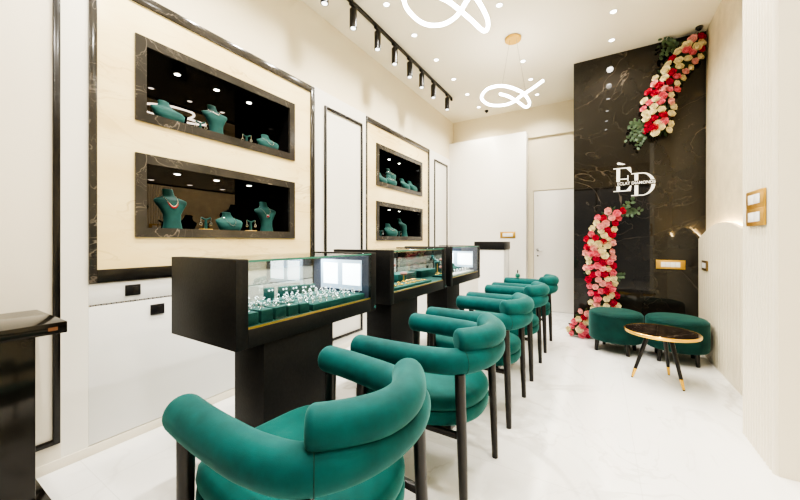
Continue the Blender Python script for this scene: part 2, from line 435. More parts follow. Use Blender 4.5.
# ------------------------------------------------------------------ jewellery busts
TALL = [(0,0,.062,.05),(.012,0,.060,.048),(.06,.004,.052,.042),(.11,.010,.056,.042),(.155,.016,.078,.045),(.19,.016,.100,.044),(.212,.008,.104,.036),(.226,-.006,.082,.030),(.238,-.014,.052,.027),(.255,-.018,.038,.026),(.28,-.020,.034,.025),(.298,-.022,.035,.026),(.302,-.022,.026,.020)]
LOW = [(0,0,.072,.05),(.01,.004,.086,.052),(.04,.012,.100,.052),(.075,.012,.112,.046),(.095,.002,.108,.036),(.108,-.010,.078,.030),(.12,-.016,.050,.027),(.14,-.019,.038,.026),(.163,-.021,.036,.026),(.168,-.021,.028,.02)]
def sec_at(sec, z):
    for a, b in zip(sec, sec[1:]):
        if a[0] <= z <= b[0]:
            t = (z-a[0])/(b[0]-a[0]); return [a[k]+(b[k]-a[k])*t for k in (1,2,3)]
    return sec[-1][1:]
def bust_mesh(sec, n=28):
    m = MB(); rs = []
    zs = []
    for a, b in zip(sec, sec[1:]):
        for k in range(3): zs.append(a[0]+(b[0]-a[0])*k/3)
    zs.append(sec[-1][0])
    for z in zs:
        cx, w_, d_ = sec_at(sec, z)
        rs.append([Vector((cx+math.cos(2*math.pi*k/n)*d_, math.sin(2*math.pi*k/n)*w_, z)) for k in range(n)])
    m.rings(rs)
    return m
for L_ in (TALL, LOW):
    H_ = L_[-1][0]
    for i, q in enumerate(L_): L_[i] = (q[0], q[1]+.035-.085*(q[0]/H_)**1.3*(H_/.3), q[2], q[3])
bust_me = {'tall': bust_mesh(TALL).mesh('bust', 'velvet_display', 60), 'low': bust_mesh(LOW).mesh('bust', 'velvet_display', 60)}
SEC = {'tall': TALL, 'low': LOW}
def chest(sec, y, z, off=.005):
    cx, w_, d_ = sec_at(sec, z); q = max(0, 1-(y/w_)**2)
    return Vector((cx+d_*math.sqrt(q)+off, y, z))
def necklace_meshes(kind, style):
    sec = SEC[kind]; top = sec[-1][0]-.055; low = {'tall': .165, 'low': .045}[kind]
    if style == 'choker': low += .03
    pts = []
    for k in range(23):
        t = k/22*2-1; z = low+(top-low)*abs(t)**1.7; y_ = .045*math.copysign(abs(t)**.8, t)
        cx, w_, d_ = sec_at(sec, z); y_ = max(-w_*.97, min(w_*.97, y_)); pts.append(chest(sec, y_, z))
    m = MB()
    for k, p in enumerate(pts):
        big = style == 'ruby' or style == 'choker'
        c = 1-abs(k-11)/11; r = (.0035+.0035*c) if big else .0032
        bmesh.ops.create_icosphere(m.bm, subdivisions=1, radius=r, matrix=Matrix.Translation(p))
    g = None
    if style in ('ruby', 'pendant'):
        g = MB()
        if style == 'ruby':
            for k in range(4, 19): bmesh.ops.create_icosphere(g.bm, subdivisions=1, radius=.005, matrix=Matrix.Translation(pts[k]+Vector((.003,0,-.011))))
        else:
            p = pts[11]+Vector((.004,0,-.014)); bmesh.ops.create_icosphere(g.bm, subdivisions=2, radius=.010, matrix=Matrix.Translation(p))
            for k in range(10): bmesh.ops.create_icosphere(m.bm, subdivisions=1, radius=.0035, matrix=Matrix.Translation(p+Vector((0,math.cos(k*.628)*.014,math.sin(k*.628)*.014))))
    return m, g
def bust(kind, loc, rz, label, neck=None, nlabel=None, scale=1, group=None):
    o = bpy.data.objects.new('jewellery_bust', bust_me[kind]); C.objects.link(o); o.location = loc; o.rotation_euler = (0,0,rz); o.scale = (scale,)*3
    tag(o, label, 'display bust', group)
    if neck:
        m, g = necklace_meshes(kind, neck)
        t = thing('necklace', nlabel, 'necklace', loc, rz); t.scale = (scale,)*3
        m.build('chain', 'silver', t)
        if g: g.build('gemstone', 'gem_red', t)
    return o
def earring_stand(loc, rz, label, elabel, base=True, scale=1):
    t = thing('earring_stand', label, 'earring stand', loc, rz); t.scale = (scale,)*3
    if base: MB().box(-.022,.022,-.045,.045,0,.012,.002).build('base', 'gold_satin', t)
    z = .012 if base else 0
    m = MB()
    m.tube([(0,0,z),(0,0,z+.075)], [.012,.008], 12); m.tube([(0,-.034,z+.088),(0,-.016,z+.078),(0,0,z+.072),(0,.016,z+.078),(0,.034,z+.088)], .0065, 8)
    m.build('stem', 'velvet_display', t)
    for s in (-1, 1):
        e = MB()
        for k in range(7): bmesh.ops.create_icosphere(e.bm, subdivisions=1, radius=.0032, matrix=Matrix.Translation(Vector((.009, s*.034, z+.084-k*.0055))))
        for k in range(8): bmesh.ops.create_icosphere(e.bm, subdivisions=1, radius=.004, matrix=Matrix.Translation(Vector((.010, s*.034+math.cos(k*.785)*.008, z+.040+math.sin(k*.785)*.010))))
        o = e.build('earring', 'silver'); tag(o, elabel + (' left' if s < 0 else ' right') + ' of its stand', 'earring')
        o.matrix_world = Matrix.Translation(Vector(loc)) @ Matrix.Rotation(rz, 4, 'Z') @ Matrix.Scale(scale, 4)
    return t
f0 = NICHES[0][2]+.056; f1 = NICHES[1][2]+.056; f2 = NICHES[2][2]+.056; f3 = NICHES[3][2]+.056
nx = WX-.10
bust('low', (nx, 1.13, f0), R(8), 'low green velvet bust at the left end of the upper niche in the nearer panel')
earring_stand((nx+.01, 1.36, f0), R(-20), 'green earring stand left of the large bust in the upper nearer niche', 'sparkling earring beside the large bust, upper nearer niche,', base=False)
bust('tall', (nx-.04, 1.50, f0), R(-6), 'tall green velvet bust with a silver necklace in the upper nearer niche', 'choker', 'silver necklace on the tall bust in the upper nearer niche', .95)
earring_stand((nx+.02, 1.74, f0), R(-20), 'green earring stand near the right end of the upper nearer niche', 'sparkling earring near the right end, upper nearer niche,', base=False)
bust('low', (nx-.01, 1.96, f0), R(-6), 'low green velvet bust with a chain at the right end of the upper nearer niche', 'chain', 'thin silver chain on the right end bust of the upper nearer niche', .95)
bust('tall', (nx-.02, 1.17, f1), R(-6), 'large green velvet bust with a broad ruby necklace in the lower nearer niche', 'ruby', 'broad silver and ruby necklace on the large bust in the lower nearer niche', 1.0)
earring_stand((nx+.02, 1.395, f1), R(-20), 'gold based green earring stand left of the low bust in the lower nearer niche', 'drop earring left of the low bust, lower nearer niche,')
bust('low', (nx, 1.585, f1), R(-6), 'low green velvet bust with a fine chain in the middle of the lower nearer niche', 'chain', 'fine silver chain on the low middle bust of the lower nearer niche', .95)
earring_stand((nx+.02, 1.78, f1), R(-20), 'gold based green earring stand right of the low bust in the lower nearer niche', 'drop earring right of the low bust, lower nearer niche,')
bust('tall', (nx-.03, 1.965, f1), R(-16), 'green velvet bust with a ruby pendant at the right end of the lower nearer niche', 'pendant', 'silver necklace with round ruby pendant in the lower nearer niche', .96)
bust('low', (nx, 3.80, f2), R(5), 'low green bust at the left end of the upper farther niche')
bust('low', (nx+.02, 4.01, f2), R(-10), 'low green bust with a necklace in the upper farther niche', 'choker', 'silver necklace on the low bust in the upper farther niche', 1.0)
bust('tall', (nx-.04, 4.14, f2), R(-10), 'tall green bust with a pearl coloured necklace in the upper farther niche', 'choker', 'pale necklace on the tallest bust in the upper farther niche', 1.0)
bust('low', (nx, 4.44, f2), R(5), 'low green bust right of the tall one in the upper farther niche', scale=1.1)
bust('low', (nx, 4.68, f2), R(5), 'low green bust at the right end of the upper farther niche', scale=1.1)
bust('low', (nx, 4.03, f3), R(-10), 'wide low green bust with a bright necklace in the lower farther niche', 'choker', 'bright necklace on the wide bust in the lower farther niche', 1.15)
bust('tall', (nx-.03, 4.47, f3), R(5), 'tall green bust right of centre in the lower farther niche', scale=.97)
earring_stand((nx+.02, 4.27, f3), R(-20), 'green earring stand between the two busts of the lower farther niche', 'small earring between the busts, lower farther niche,', base=False)
earring_stand((nx+.02, 3.78, f3), R(-20), 'green earring stand at the left end of the lower farther niche', 'small earring at the left end, lower farther niche,', base=False)

# ------------------------------------------------------------------ counters / glass show cases
FX, BX, ZB = -1.34, -1.905, .768
def show_case(y0, y1, zt, py0, py1, label, inner='case_inner'):
    t = thing('show_case', label, 'showcase', ((FX+BX)/2, (y0+y1)/2, 0))
    hx = (FX-BX)/2; hy = (y1-y0)/2; cx = (FX+BX)/2; cy = (y0+y1)/2
    th = .06
    for s in (-1, 1):
        a, b = (-hy, -hy+th) if s < 0 else (hy-th, hy)
        MB().box(-hx, hx, a, b, ZB, zt, .0025).build('end_panel', 'case_black', t)
        yy = (-hy+th, -hy+th+.003) if s < 0 else (hy-th-.003, hy-th)
        MB().box(-hx+.02, hx-.02, yy[0], yy[1], ZB+.088, zt-.02).build('end_lining', inner, t)
    MB().box(-hx, hx, -hy+th, hy-th, ZB, ZB+.083, .002).build('base', 'case_black', t)
    MB().box(-hx+.01, hx-.012, -hy+th, hy-th, ZB+.083, ZB+.088).build('deck', 'velvet_display', t)
    m = MB(); m.box(hx-.012, hx-.006, -hy+th, hy-th, ZB+.083, ZB+.092); m.build('gold_edge', 'gold_satin', t)
    e = -hy+th+.0005, hy-th-.0005
    g = MB().box(hx-.006, hx, e[0], e[1], ZB+.084, zt-.014).build('front_glass', 'glass_clear', t)
    MB().box(-hx, -hx+.006, e[0], e[1], ZB+.084, zt-.014).build('back_glass', 'glass_back', t)
    g = MB().box(-hx, hx, e[0], e[1], zt-.013, zt-.005).build('top_glass', 'glass_clear', t)
    MB().box(hx-.001, hx+.001, e[0], e[1], zt-.014, zt-.004).build('glass_edge', 'glass_edge', t)
    m = MB(); m.box(-hx+.008, -hx+.02, e[0], e[1], zt-.022, zt-.014); m.build('led_profile', 'steel', t)
    pa, pb = py0-cy, py1-cy
    MB().box(FX-.245-cx, FX-.012-cx, pa, pb, .07, ZB-.0005, .003).build('pedestal', 'pedestal_black', t)
    MB().box(FX-.33-cx, FX-.006-cx, pa-.03, pb+.03, 0, .07, .004).build('plinth', 'pedestal_black', t)
    l = MB(); l.lathe([(.0005,0),(.011,0),(.011,.012),(.0005,.014)], 16)
    for v in l.bm.verts: v.co = Vector((hx+v.co.z, hy-.03+v.co.x, ZB+.028+v.co.y))
    l.build('lock', 'silver', t)
    ld = bpy.data.lights.new('case_lamp', 'AREA'); ld.shape = 'RECTANGLE'; ld.size = .05; ld.size_y = (y1-y0)*.8; ld.energy = 3.6; ld.color = (.82,.92,1)
    lo = bpy.data.objects.new('case_lamp', ld); C.objects.link(lo); lo.location = (cx-.15, cy, zt-.03); lo.rotation_euler = (0, R(-20), 0)
    return t
show_case(.843, 1.886, 1.168, .99, 1.46, 'nearest black show case, filled with green trays and lit white panels')
show_case(2.064, 3.117, 1.181, 2.10, 2.525, 'middle black show case with gold pieces and small green busts inside', 'mirror_clear')
show_case(3.24, 4.24, 1.19, 3.17, 3.53, 'farthest black glass-topped show case, brightly lit inside')

def glow_panels(y, z0, xs, lab, grp):
    t = thing('light_box', lab, 'light panel', ((xs[0][0]+xs[-1][1])/2, y, z0)); cx = (xs[0][0]+xs[-1][1])/2
    MB().box(xs[0][0]-.03-cx, xs[-1][1]+.008-cx, -.008, 0, -.022, .19, .002).build('frame', 'led_frame', t)
    for a, b in xs: MB().box(a-cx, b-cx, -.011, -.0085, .012, .165, .001).build('diffuser', 'led_cool', t)
glow_panels(1.820, .925, [(-1.77,-1.631),(-1.583,-1.423)], 'frame of two glowing white squares standing at the far end of the nearest show case', None)
glow_panels(4.170, .925, [(-1.86,-1.68),(-1.62,-1.42)], 'glowing white panels at the far end of the farthest show case', None)

# contents of case 1
DK = ZB+.088
def ring_mesh():
    m = MB(); n = 14
    m.tube([(0, math.cos(2*math.pi*k/n)*.0095, .0095+math.sin(2*math.pi*k/n)*.0095) for k in range(n)], .0016, 6, closed=True)
    return m
rm = ring_mesh(); rm_me = rm.mesh('ring', 'silver', 60)
g_ = MB(); g_.lathe([(.0005,-.004),(.006,.001),(.0045,.0045),(.0005,.0048)], 8, 0, 0, .0215); gem_me = g_.mesh('gemstone', 'gem', 20)
def ring(loc, rz, label, group, sc=1.0, cat='ring'):
    o = bpy.data.objects.new('finger_ring', rm_me); C.objects.link(o); o.location = loc; o.rotation_euler = (0,0,rz); o.scale = (sc,)*3; tag(o, label, cat, group)
    g = bpy.data.objects.new('gemstone', gem_me); C.objects.link(g); g.parent = o
    return o
rnd = random.Random(3)
def velvet_block(x, y, w, d, h, label, cat='display block', mat='velvet_display', z=DK, group=None, name='display_block'):
    o = MB().box(-d/2, d/2, -w/2, w/2, 0, h, .003).build(name, mat); o.location = (x, y, z); tag(o, label, cat, group); return o
bl = ['first', 'second', 'third', 'fourth', 'fifth']
for k, (y, h) in enumerate([(.950,.058),(1.030,.060),(1.110,.060),(1.190,.054),(1.268,.052)]):
    velvet_block(-1.415, y, .066, .07, h, '%s green velvet block from the left along the front glass of the nearest case' % bl[k])
    ring((-1.415, y-.012, DK+h), rnd.uniform(0,3), 'silver ring on the %s green block along the front glass' % bl[k], None, 1.25)
    ring((-1.425, y+.016, DK+h), rnd.uniform(0,3), 'second silver ring on the %s green block along the front glass' % bl[k], None, 1.1)
for k, y in enumerate([.96, 1.06, 1.16, 1.26]):
    velvet_block(-1.53, y, .075, .08, .048, 'green velvet block, %s from the left in the middle row of the nearest case' % bl[k])
    for q in range(3): ring((-1.53+rnd.uniform(-.025,.025), y-.022+q*.022, DK+.048), rnd.uniform(0,3), 'silver ring on a green block in the middle row of the nearest case', 'rings on the middle row blocks', 1.2)
for k, y in enumerate([1.37, 1.48, 1.565, 1.65, 1.73]):
    velvet_block(-1.82, y, .060, .035, .092-.004*k, 'upright green earring card holder, %s from the left along the back glass' % bl[k], name='earring_block')
    m = MB()
    for s in (-1, 1): bmesh.ops.create_icosphere(m.bm, subdivisions=1, radius=.007, matrix=Matrix.Translation(Vector((.018, s*.012,   .076-.004*k))))
    o = m.build('stud_earrings', 'gem'); o.location = (-1.82, y, DK); tag(o, 'pair of sparkling studs on the %s upright green holder at the back glass' % bl[k], 'earrings')
for k, (x0, y0, y1, lab) in enumerate([(-1.43, 1.325, 1.80, 'green ring tray along the front glass of the nearest case'), (-1.55, 1.325, 1.80, 'green ring tray in the middle of the nearest case'), (-1.68, 1.325, 1.80, 'green ring tray by the back glass of the nearest case'), (-1.70, .93, 1.29, 'green ring tray at the left rear of the nearest case')]):
    velvet_block(x0, (y0+y1)/2, y1-y0, .11, .036, lab, 'ring tray', name='ring_tray')
    n = int((y1-y0)/.052)
    for i in range(n):
        for j in range(2):
            ring((x0-.028+j*.056+rnd.uniform(-.008,.008), y0+.03+i*.052+rnd.uniform(-.006,.006), DK+.036), rnd.uniform(-.7,.7), 'silver ring in the %s' % lab, 'rings in the %s' % lab, rnd.uniform(1.0, 1.3))
# contents of case 2: busts, round stands, gold pieces
bust('low', (-1.60, 2.26, DK), R(-35), 'low green bust at the near end of the middle show case', scale=.8)
bust('tall', (-1.76, 2.33, DK), R(-35), 'tall green bust at the back of the middle show case', 'choker', 'silver necklace on the tall bust in the middle show case', .72)
def round_stand(x, y, h, label, mat='wood_pink', r=.036, sc=1):
    t = thing('round_stand', label, 'display stand', (x, y, DK))
    MB().lathe([(.03,0),(.03,.006),(.006,.012),(.005,h-.03)], 16).build('stem', 'gold_satin', t)
    MB().lathe([(.004,h-.034),(r*.8,h-.030),(r,h-.018),(r*.8,h-.004),(.004,h)], 20).build('cushion', mat, t)
round_stand(-1.60, 2.50, .19, 'tall stand with a round brown pink top in the middle show case')
round_stand(-1.55, 2.62, .11, 'short stand with a round brown pink top in the middle show case')
round_stand(-1.70, 2.42, .15, 'stand with a round green top beside the busts in the middle show case', 'velvet_display', .04)
velvet_block(-1.70, 2.82, .36, .16, .075, 'raised green velvet box at the far end of the middle show case', name='velvet_box')
velvet_block(-1.47, 2.5, .72, .18, .02, 'flat green velvet tray along the front of the middle show case', 'jewellery tray', name='jewellery_tray')
for k in range(14):
    m = MB(); n = 16; rr = rnd.uniform(.018, .028)
    m.tube([(math.cos(2*math.pi*q/n)*rr, math.sin(2*math.pi*q/n)*rr*.8, 0) for q in range(n)], .004, 8, closed=True)
    o = m.build('gold_bangle', 'gold'); o.location = (-1.53+(k % 2)*.09+rnd.uniform(-.01,.01), 2.19+(k//2)*.1, DK+.0245)
    tag(o, 'small gold bangle lying on the front tray of the middle show case', 'bangle', 'gold bangles in the middle show case')
# contents of case 3
for k, y in enumerate([3.42, 3.62, 3.82, 4.0]):
    bust('tall' if k % 2 == 0 else 'low', (-1.62, y, DK), R(-40), 'small green bust, %s from the near end inside the farthest show case' % bl[k], scale=.62)
velvet_block(-1.45, 3.74, .78, .12, .02, 'pale jewellery tray along the front of the farthest show case', 'jewellery tray', 'white_lacquer', name='jewellery_tray')
for k in range(16):
    ring((-1.45+(k % 2)*.04-.02, 3.4+(k//2)*.09, DK+.02), rnd.uniform(0,3), 'silver ring on the pale tray of the farthest show case', 'rings in the farthest show case', 1.5)

# tall white counter with a black slab at the end of the row
t = thing('reception_counter', 'white counter with a thick black top beyond the farthest show case', 'counter', (-1.49, 5.5, 0))
MB().box(-.22,.195,-.19,.2,0,1.108,.003).build('body', 'white_lacquer', t)
MB().box(-.285,.203,-.2,.22,1.108,1.240,.003).build('top', 'case_black', t)

# ------------------------------------------------------------------ console table at left
t = thing('console_table', 'glossy black console table against the left wall', 'table', (-2.28, -.2, 0))
MB().box(-.248,.235,-.75,.686,.84,.89,.003).build('top', 'lacquer_black', t)
for s, (a, b) in enumerate([(-.62,-.2),(.17,.597)]):
    MB().box(-.245,.19,a,b,.06,.8395,.003).build('leg', 'lacquer_black', t)
MB().box(-.245,.26,-.7,.66,0,.059,.003).build('plinth', 'lacquer_black', t)
m = MB(); m.box(.2352,.2365,.625,.655,.856,.872); m.build('end_plate', 'bronze_dark', t)

# wall sockets
def socket(y, z, lab):
    t = thing('wall_socket', lab, 'socket', (WX, y, z))
    MB().box(-.0005,.008,-.04,.04,-.034,.034,.002).build('plate', 'socket_black', t)
    MB().box(.0082,.011,-.002,.028,-.02,.02,.001).build('insert', 'fixture_black', t)
socket(.90, .94, 'upper black socket on the white drawers below the nearer stone panel')
socket(1.035, .795, 'lower black socket on the white drawers, just below the perforated line')

# ------------------------------------------------------------------ armchairs
def make_chair():
    t = thing('armchair', 'x', 'armchair', (0,0,0), 0, None)
    # local frame: front = +x, lateral = y
    ctrl = [(.300,.300,.702),(.17,.303,.702),(.02,.298,.701),(-.12,.284,.700),(-.240,.238,.698),(-.310,.13,.698),(-.332,0,.698)]
    half = [Vector(p) for p in ctrl]
    full = half + [Vector((p.x, -p.y, p.z)) for p in reversed(half[:-1])]
    path = spline(full, 8)
    MB().pillow_tube(path, .059, .034, 28, sy=1.0).build('arm_roll', 'velvet_chair', t, smooth=60)
    # seams where the arm cover meets the back cover
    for idx in (int(len(path)*.36), int(len(path)*.64)):
        p = path[idx]; d = (path[idx+1]-path[idx-1]).normalized(); a = d.cross(Vector((0,0,1))).normalized(); b = a.cross(d)
        sm = MB(); sm.tube([p+a*math.cos(2*math.pi*k/28)*.0590+b*math.sin(2*math.pi*k/28)*.0590 for k in range(28)], .0014, 6, closed=True)
        sm.build('seam', 'seam_dark', t)
    bc = [(-.232,.218),(-.272,.175),(-.320,.10),(-.342,.035)]
    bf = [Vector((x, y, .785)) for x, y in bc]; bf = bf + [Vector((p.x, -p.y, p.z)) for p in reversed(bf)]
    MB().pillow_tube(spline(bf, 8), .056, .024, 28, sy=1.02).build('back_bolster', 'velvet_chair', t, smooth=60)
    # seat: rounded outline, straight front, round back, two layers
    def outline(s=1.0, n=56):
        pts = []
        for k in range(n):
            a = 2*math.pi*k/n; c_, s_ = math.cos(a), math.sin(a)
            e = 5.0 if c_ > 0 else 2.3
            q = (abs(c_)**e+abs(s_)**e)**(-1/e)
            rx = .335 if c_ > 0 else .315
            pts.append((.01+rx*q*c_*s, .286*q*s_*s))
        return pts
    def layers(prof):
        return [[Vector((x, y, z)) for x, y in outline(s)] for s, z in prof]
    MB().rings(layers([(0.93, 0.38), (0.975, 0.383), (0.995, 0.395), (1.0, 0.415), (0.995, 0.437), (0.975, 0.447), (0.9, 0.449)])).build('seat_base', 'velvet_seat', t, smooth=60)
    MB().rings(layers([(0.92, 0.4492), (0.97, 0.451), (0.993, 0.459), (1.0, 0.477), (0.992, 0.495), (0.965, 0.508), (0.9, 0.516), (0.7, 0.522), (0.4, 0.525), (0.1, 0.526)])).build('seat_cushion', 'velvet_seat', t, smooth=60)
    fr = MB(); fr.box(-.19,.26,-.20,-.165,.345,.379,.003); fr.box(-.19,.26,.165,.20,.345,.379,.003); fr.box(-.20,-.165,-.2,.2,.345,.379,.003); fr.box(.24,.275,-.2,.2,.345,.379,.003)
    fr.build('seat_frame', 'leg_black', t)
    for s in (-1, 1):
        MB().tube([(.262,s*.300,0),(.262,s*.300,.30),(.255,s*.300,.645)], [.019,.024,.027], 14, sy=.9).build('leg', 'leg_black', t)
        MB().tube([(-.285,s*.255,0),(-.276,s*.252,.30),(-.262,s*.248,.650)], [.019,.024,.026], 14, sy=.9).build('leg', 'leg_black', t)
        b = MB(); b.box(-.262,-.08,s*.245-.011,s*.245+.011,.352,.378,.002)
        b.build('side_rail', 'leg_black', t)
    return t
chair = make_chair()
cx0 = -.80
spots = [(.812,'nearest green velvet armchair with black legs, in the foreground before the nearest show case',R(175)),
         (1.655,'second green velvet armchair from the foreground along the show cases',R(180)),
         (2.51,'third green velvet armchair from the foreground, facing the middle show case',R(180)),
         (3.37,'fourth green velvet armchair from the foreground, facing the farthest show case',R(180)),
         (4.24,'last green velvet armchair of the row, nearest the white door',R(180))]
for k, (y, lab, rz) in enumerate(spots):
    if k == 0: o = chair; o.location = (cx0-.035, y, 0); o.rotation_euler = (0,0,rz); o['label'] = lab; o['group'] = 'green armchairs along the show cases'
    else: dup(chair, (cx0, y, 0), rz, lab, 'green armchairs along the show cases')
# little round green bottle standing on the arm of the last chair
t = thing('dispenser_bottle', 'tiny round green bottle with a black neck on the last armchair', 'bottle', (-.925, 4.54, .762)); t.scale = (.62,)*3
MB().lathe([(.02,0),(.045,.01),(.052,.045),(.040,.085),(.014,.10)], 20).build('body', 'bottle_green', t)
MB().lathe([(.013,.0985),(.013,.165),(.002,.168)], 12).build('neck', 'socket_black', t)

# ------------------------------------------------------------------ poufs and coffee table
def make_pouf():
    t = thing('pouf', 'x', 'pouf', (0,0,0))
    Rr = .264
    prof = [(.05,.128),(Rr-.03,.128),(Rr-.008,.134),(Rr,.15),(Rr+.002,.28),(Rr,.405),(Rr-.004,.425),(Rr-.018,.442),(Rr-.05,.452),(Rr-.12,.459),(.05,.461)]
    MB().lathe(prof, 56).build('cushion', 'velvet_pouf', t, smooth=50)
    m = MB(); m.tube([(math.cos(2*math.pi*k/56)*(Rr-.002), math.sin(2*math.pi*k/56)*(Rr-.002), .418) for k in range(56)], .003, 6, closed=True); m.build('piping', 'velvet_pouf', t)
    for k in range(4):
        a = R(30+90*k); x, y = math.cos(a)*.205, math.sin(a)*.205
        MB().tube([(x*1.06, y*1.06, 0), (x, y, .1285)], [.017,.024], 12).build('leg', 'leg_black', t)
    return t
pf = make_pouf(); pf.location = (.16, 4.50, 0); pf['label'] = 'left round dark green velvet pouf beside the foot of the lower rose garland'; pf['group'] = 'green poufs before the dark marble wall'
dup(pf, (.695, 4.47, 0), R(12), 'right round dark green velvet pouf next to the cream side wall', 'green poufs before the dark marble wall')

t = thing('coffee_table', 'small round coffee table with dark marble top and gold rim', 'table', (.475, 3.72, 0))
MB().lathe([(.01,.425),(.262,.425),(.262,.447),(.01,.447)], 64).build('top', 'marble_table', t)
MB().lathe([(.262,.4245),(.271,.4225),(.274,.43),(.274,.444),(.270,.4485),(.262,.4475)], 64).rings([]) if False else None
m = MB(); n = 64; prof = [(.2622,.422),(.271,.422),(.2745,.427),(.2745,.444),(.270,.4485),(.2622,.4485)]
m.rings([[Vector((math.cos(2*math.pi*k/n)*r, math.sin(2*math.pi*k/n)*r, z)) for r, z in prof] for k in range(n)], closed=True); m.build('rim', 'gold', t)
for fx, fy in [(.259,3.683),(.606,3.564),(.558,3.918)]:
    f = Vector((fx-.475, fy-3.72, 0)); top = Vector((f.x*.42, f.y*.42, .424)); br = f.lerp(top, .20); mid = f.lerp(top, .018)
    lg = MB().tube([br, top], [.0135,.019], 16).build('leg', 'leg_black', t)
    MB().tube([mid, br+(top-f)*.003], [.0095,.0142], 16).build('gold_tip', 'gold', lg)
    MB().tube([f, mid], [.0085,.0088], 12).build('foot_pad', 'socket_black', lg)
MB().lathe([(.01,.405),(.12,.405),(.12,.4248),(.01,.4248)], 24).build('hub', 'leg_black', t)

# ------------------------------------------------------------------ ceiling lights
def make_downlight():
    t = thing('ceiling_downlight', 'x', 'ceiling light', (0,0,CEIL))
    b = MB(); n = 20; prof = [(.026,-.0005),(.040,-.0005),(.040,-.003),(.036,-.005),(.028,-.004)]
    b.rings([[Vector((math.cos(2*math.pi*k/n)*r, math.sin(2*math.pi*k/n)*r, z)) for r, z in prof] for k in range(n)], closed=True); b.build('bezel', 'bezel_white', t)
    MB().lathe([(.0005,-.0005),(.026,-.0005),(.026,-.0025),(.0005,-.003)], 20).build('lens', 'led_spot', t)
    return t
dl = make_downlight()
rows = [(-1.85, [.4, .99, 1.58, 2.17, 2.784, 3.37, 3.98, 4.59, 5.18, 5.78], 'left'), (-.87, [.4, 1.2, 3.39, 4.61, 5.19, 5.78], 'middle'), (.13, [.4, 1.7, 2.3, 2.9, 3.5, 4.107, 4.68], 'right')]
nums = ['nearest', 'second', 'third', 'fourth', 'fifth', 'sixth', 'seventh', 'eighth', 'ninth', 'tenth']
first = True
for x, ys, side in rows:
    for k, y in enumerate(ys):
        hid = y < 2.6 or (side == 'right' and y < 4) or (side == 'middle' and y < 3)
        if not hid:
            vis = [q for q in ys if q >= 2.6 and not (side == 'right' and q < 4) and not (side == 'middle' and q < 3)]
            lab = 'small round white downlight, %s visible of the %s ceiling row' % (nums[vis.index(y)], side)
            if first: dl.location = (x, y, CEIL); dl['label'] = lab; dl['group'] = 'round ceiling downlights'; first = False
            else: dup(dl, (x, y, CEIL), None, lab, 'round ceiling downlights')
        elif side == 'right' and y > 1.5:
            dup(dl, (x, y, CEIL), None, 'round downlight of the right ceiling row, seen mirrored in the dark marble', 'mirrored downlights')
        ld = bpy.data.lights.new('downlight_or_fill_lamp', 'SPOT'); ld.energy = 46 if y > 1.3 else 70; ld.spot_size = R(140); ld.spot_blend = .8; ld.shadow_soft_size = .04; ld.color = (1,.955,.87)  # unseen near lamps without fixtures extend the rows to light the foreground
        lo = bpy.data.objects.new('downlight_or_fill_lamp', ld); C.objects.link(lo); lo.location = (x, y, CEIL-.03)

for x, y in ((1.13, .4), (1.13, 1.3)):  # unseen lamps added to brighten the front face of the pillar
    dup(dl, (x, y, CEIL), None, 'unseen round fill light added above and right of the viewer', 'added fill lights beside the viewer')
    ld = bpy.data.lights.new('downlight_or_fill_lamp', 'SPOT'); ld.energy = 70; ld.spot_size = R(140); ld.spot_blend = .8; ld.shadow_soft_size = .04; ld.color = (1,.955,.87)
    lo = bpy.data.objects.new('downlight_or_fill_lamp', ld); C.objects.link(lo); lo.location = (x, y, CEIL-.03)
# track with hanging spot heads
TX = -2.12
t = thing('lighting_track', 'long black ceiling track that carries the cylinder spotlights', 'light track', (TX, 3.3, CEIL))
MB().box(-.018,.018,-1.75,1.87,-.026,-.0005,.002).build('rail', 'fixture_black', t)
MB().box(-.014,.014,1.84,1.885,-.05,-.026,.002).build('end_cap', 'fixture_black', t)
def make_spot():
    t = thing('track_spotlight', 'x', 'spotlight', (0,0,CEIL-.026))
    MB().box(-.016,.016,-.05,.05,-.024,-.0005,.003).build('adapter', 'fixture_black', t)
    MB().tube([(0,0,-.024),(0,0,-.055)], .008, 10).build('stem', 'fixture_black', t)
    b = MB(); b.lathe([(.012,-.045),(.034,-.047),(.037,-.051),(.037,-.236),(.034,-.240),(.030,-.236)], 24); c_ = b.build('can', 'fixture_black', t)
    MB().lathe([(.0005,-.2365),(.026,-.2365),(.026,-.2405),(.0005,-.2415)], 20).build('lens', 'led_track', c_)
    return t
sp = make_spot()
sys_ = [2.18, 2.585, 3.01, 3.37, 3.74, 4.08, 4.46, 4.98]
for k, y in enumerate(sys_):
    lab = 'black cylinder spotlight, %s from the viewer on the ceiling track' % nums[k]
    if k == 0: sp.location = (TX, y, CEIL-.026); sp['label'] = lab; sp['group'] = 'cylinder spotlights on the track'
    else: dup(sp, (TX, y, CEIL-.026), None, lab, 'cylinder spotlights on the track')
    ld = bpy.data.lights.new('track_lamp', 'SPOT'); ld.energy = 16; ld.spot_size = R(70); ld.spot_blend = .7; ld.shadow_soft_size = .03; ld.color = (1,.95,.88)
    lo = bpy.data.objects.new('track_lamp', ld); C.objects.link(lo); lo.location = (TX, y, CEIL-.29)

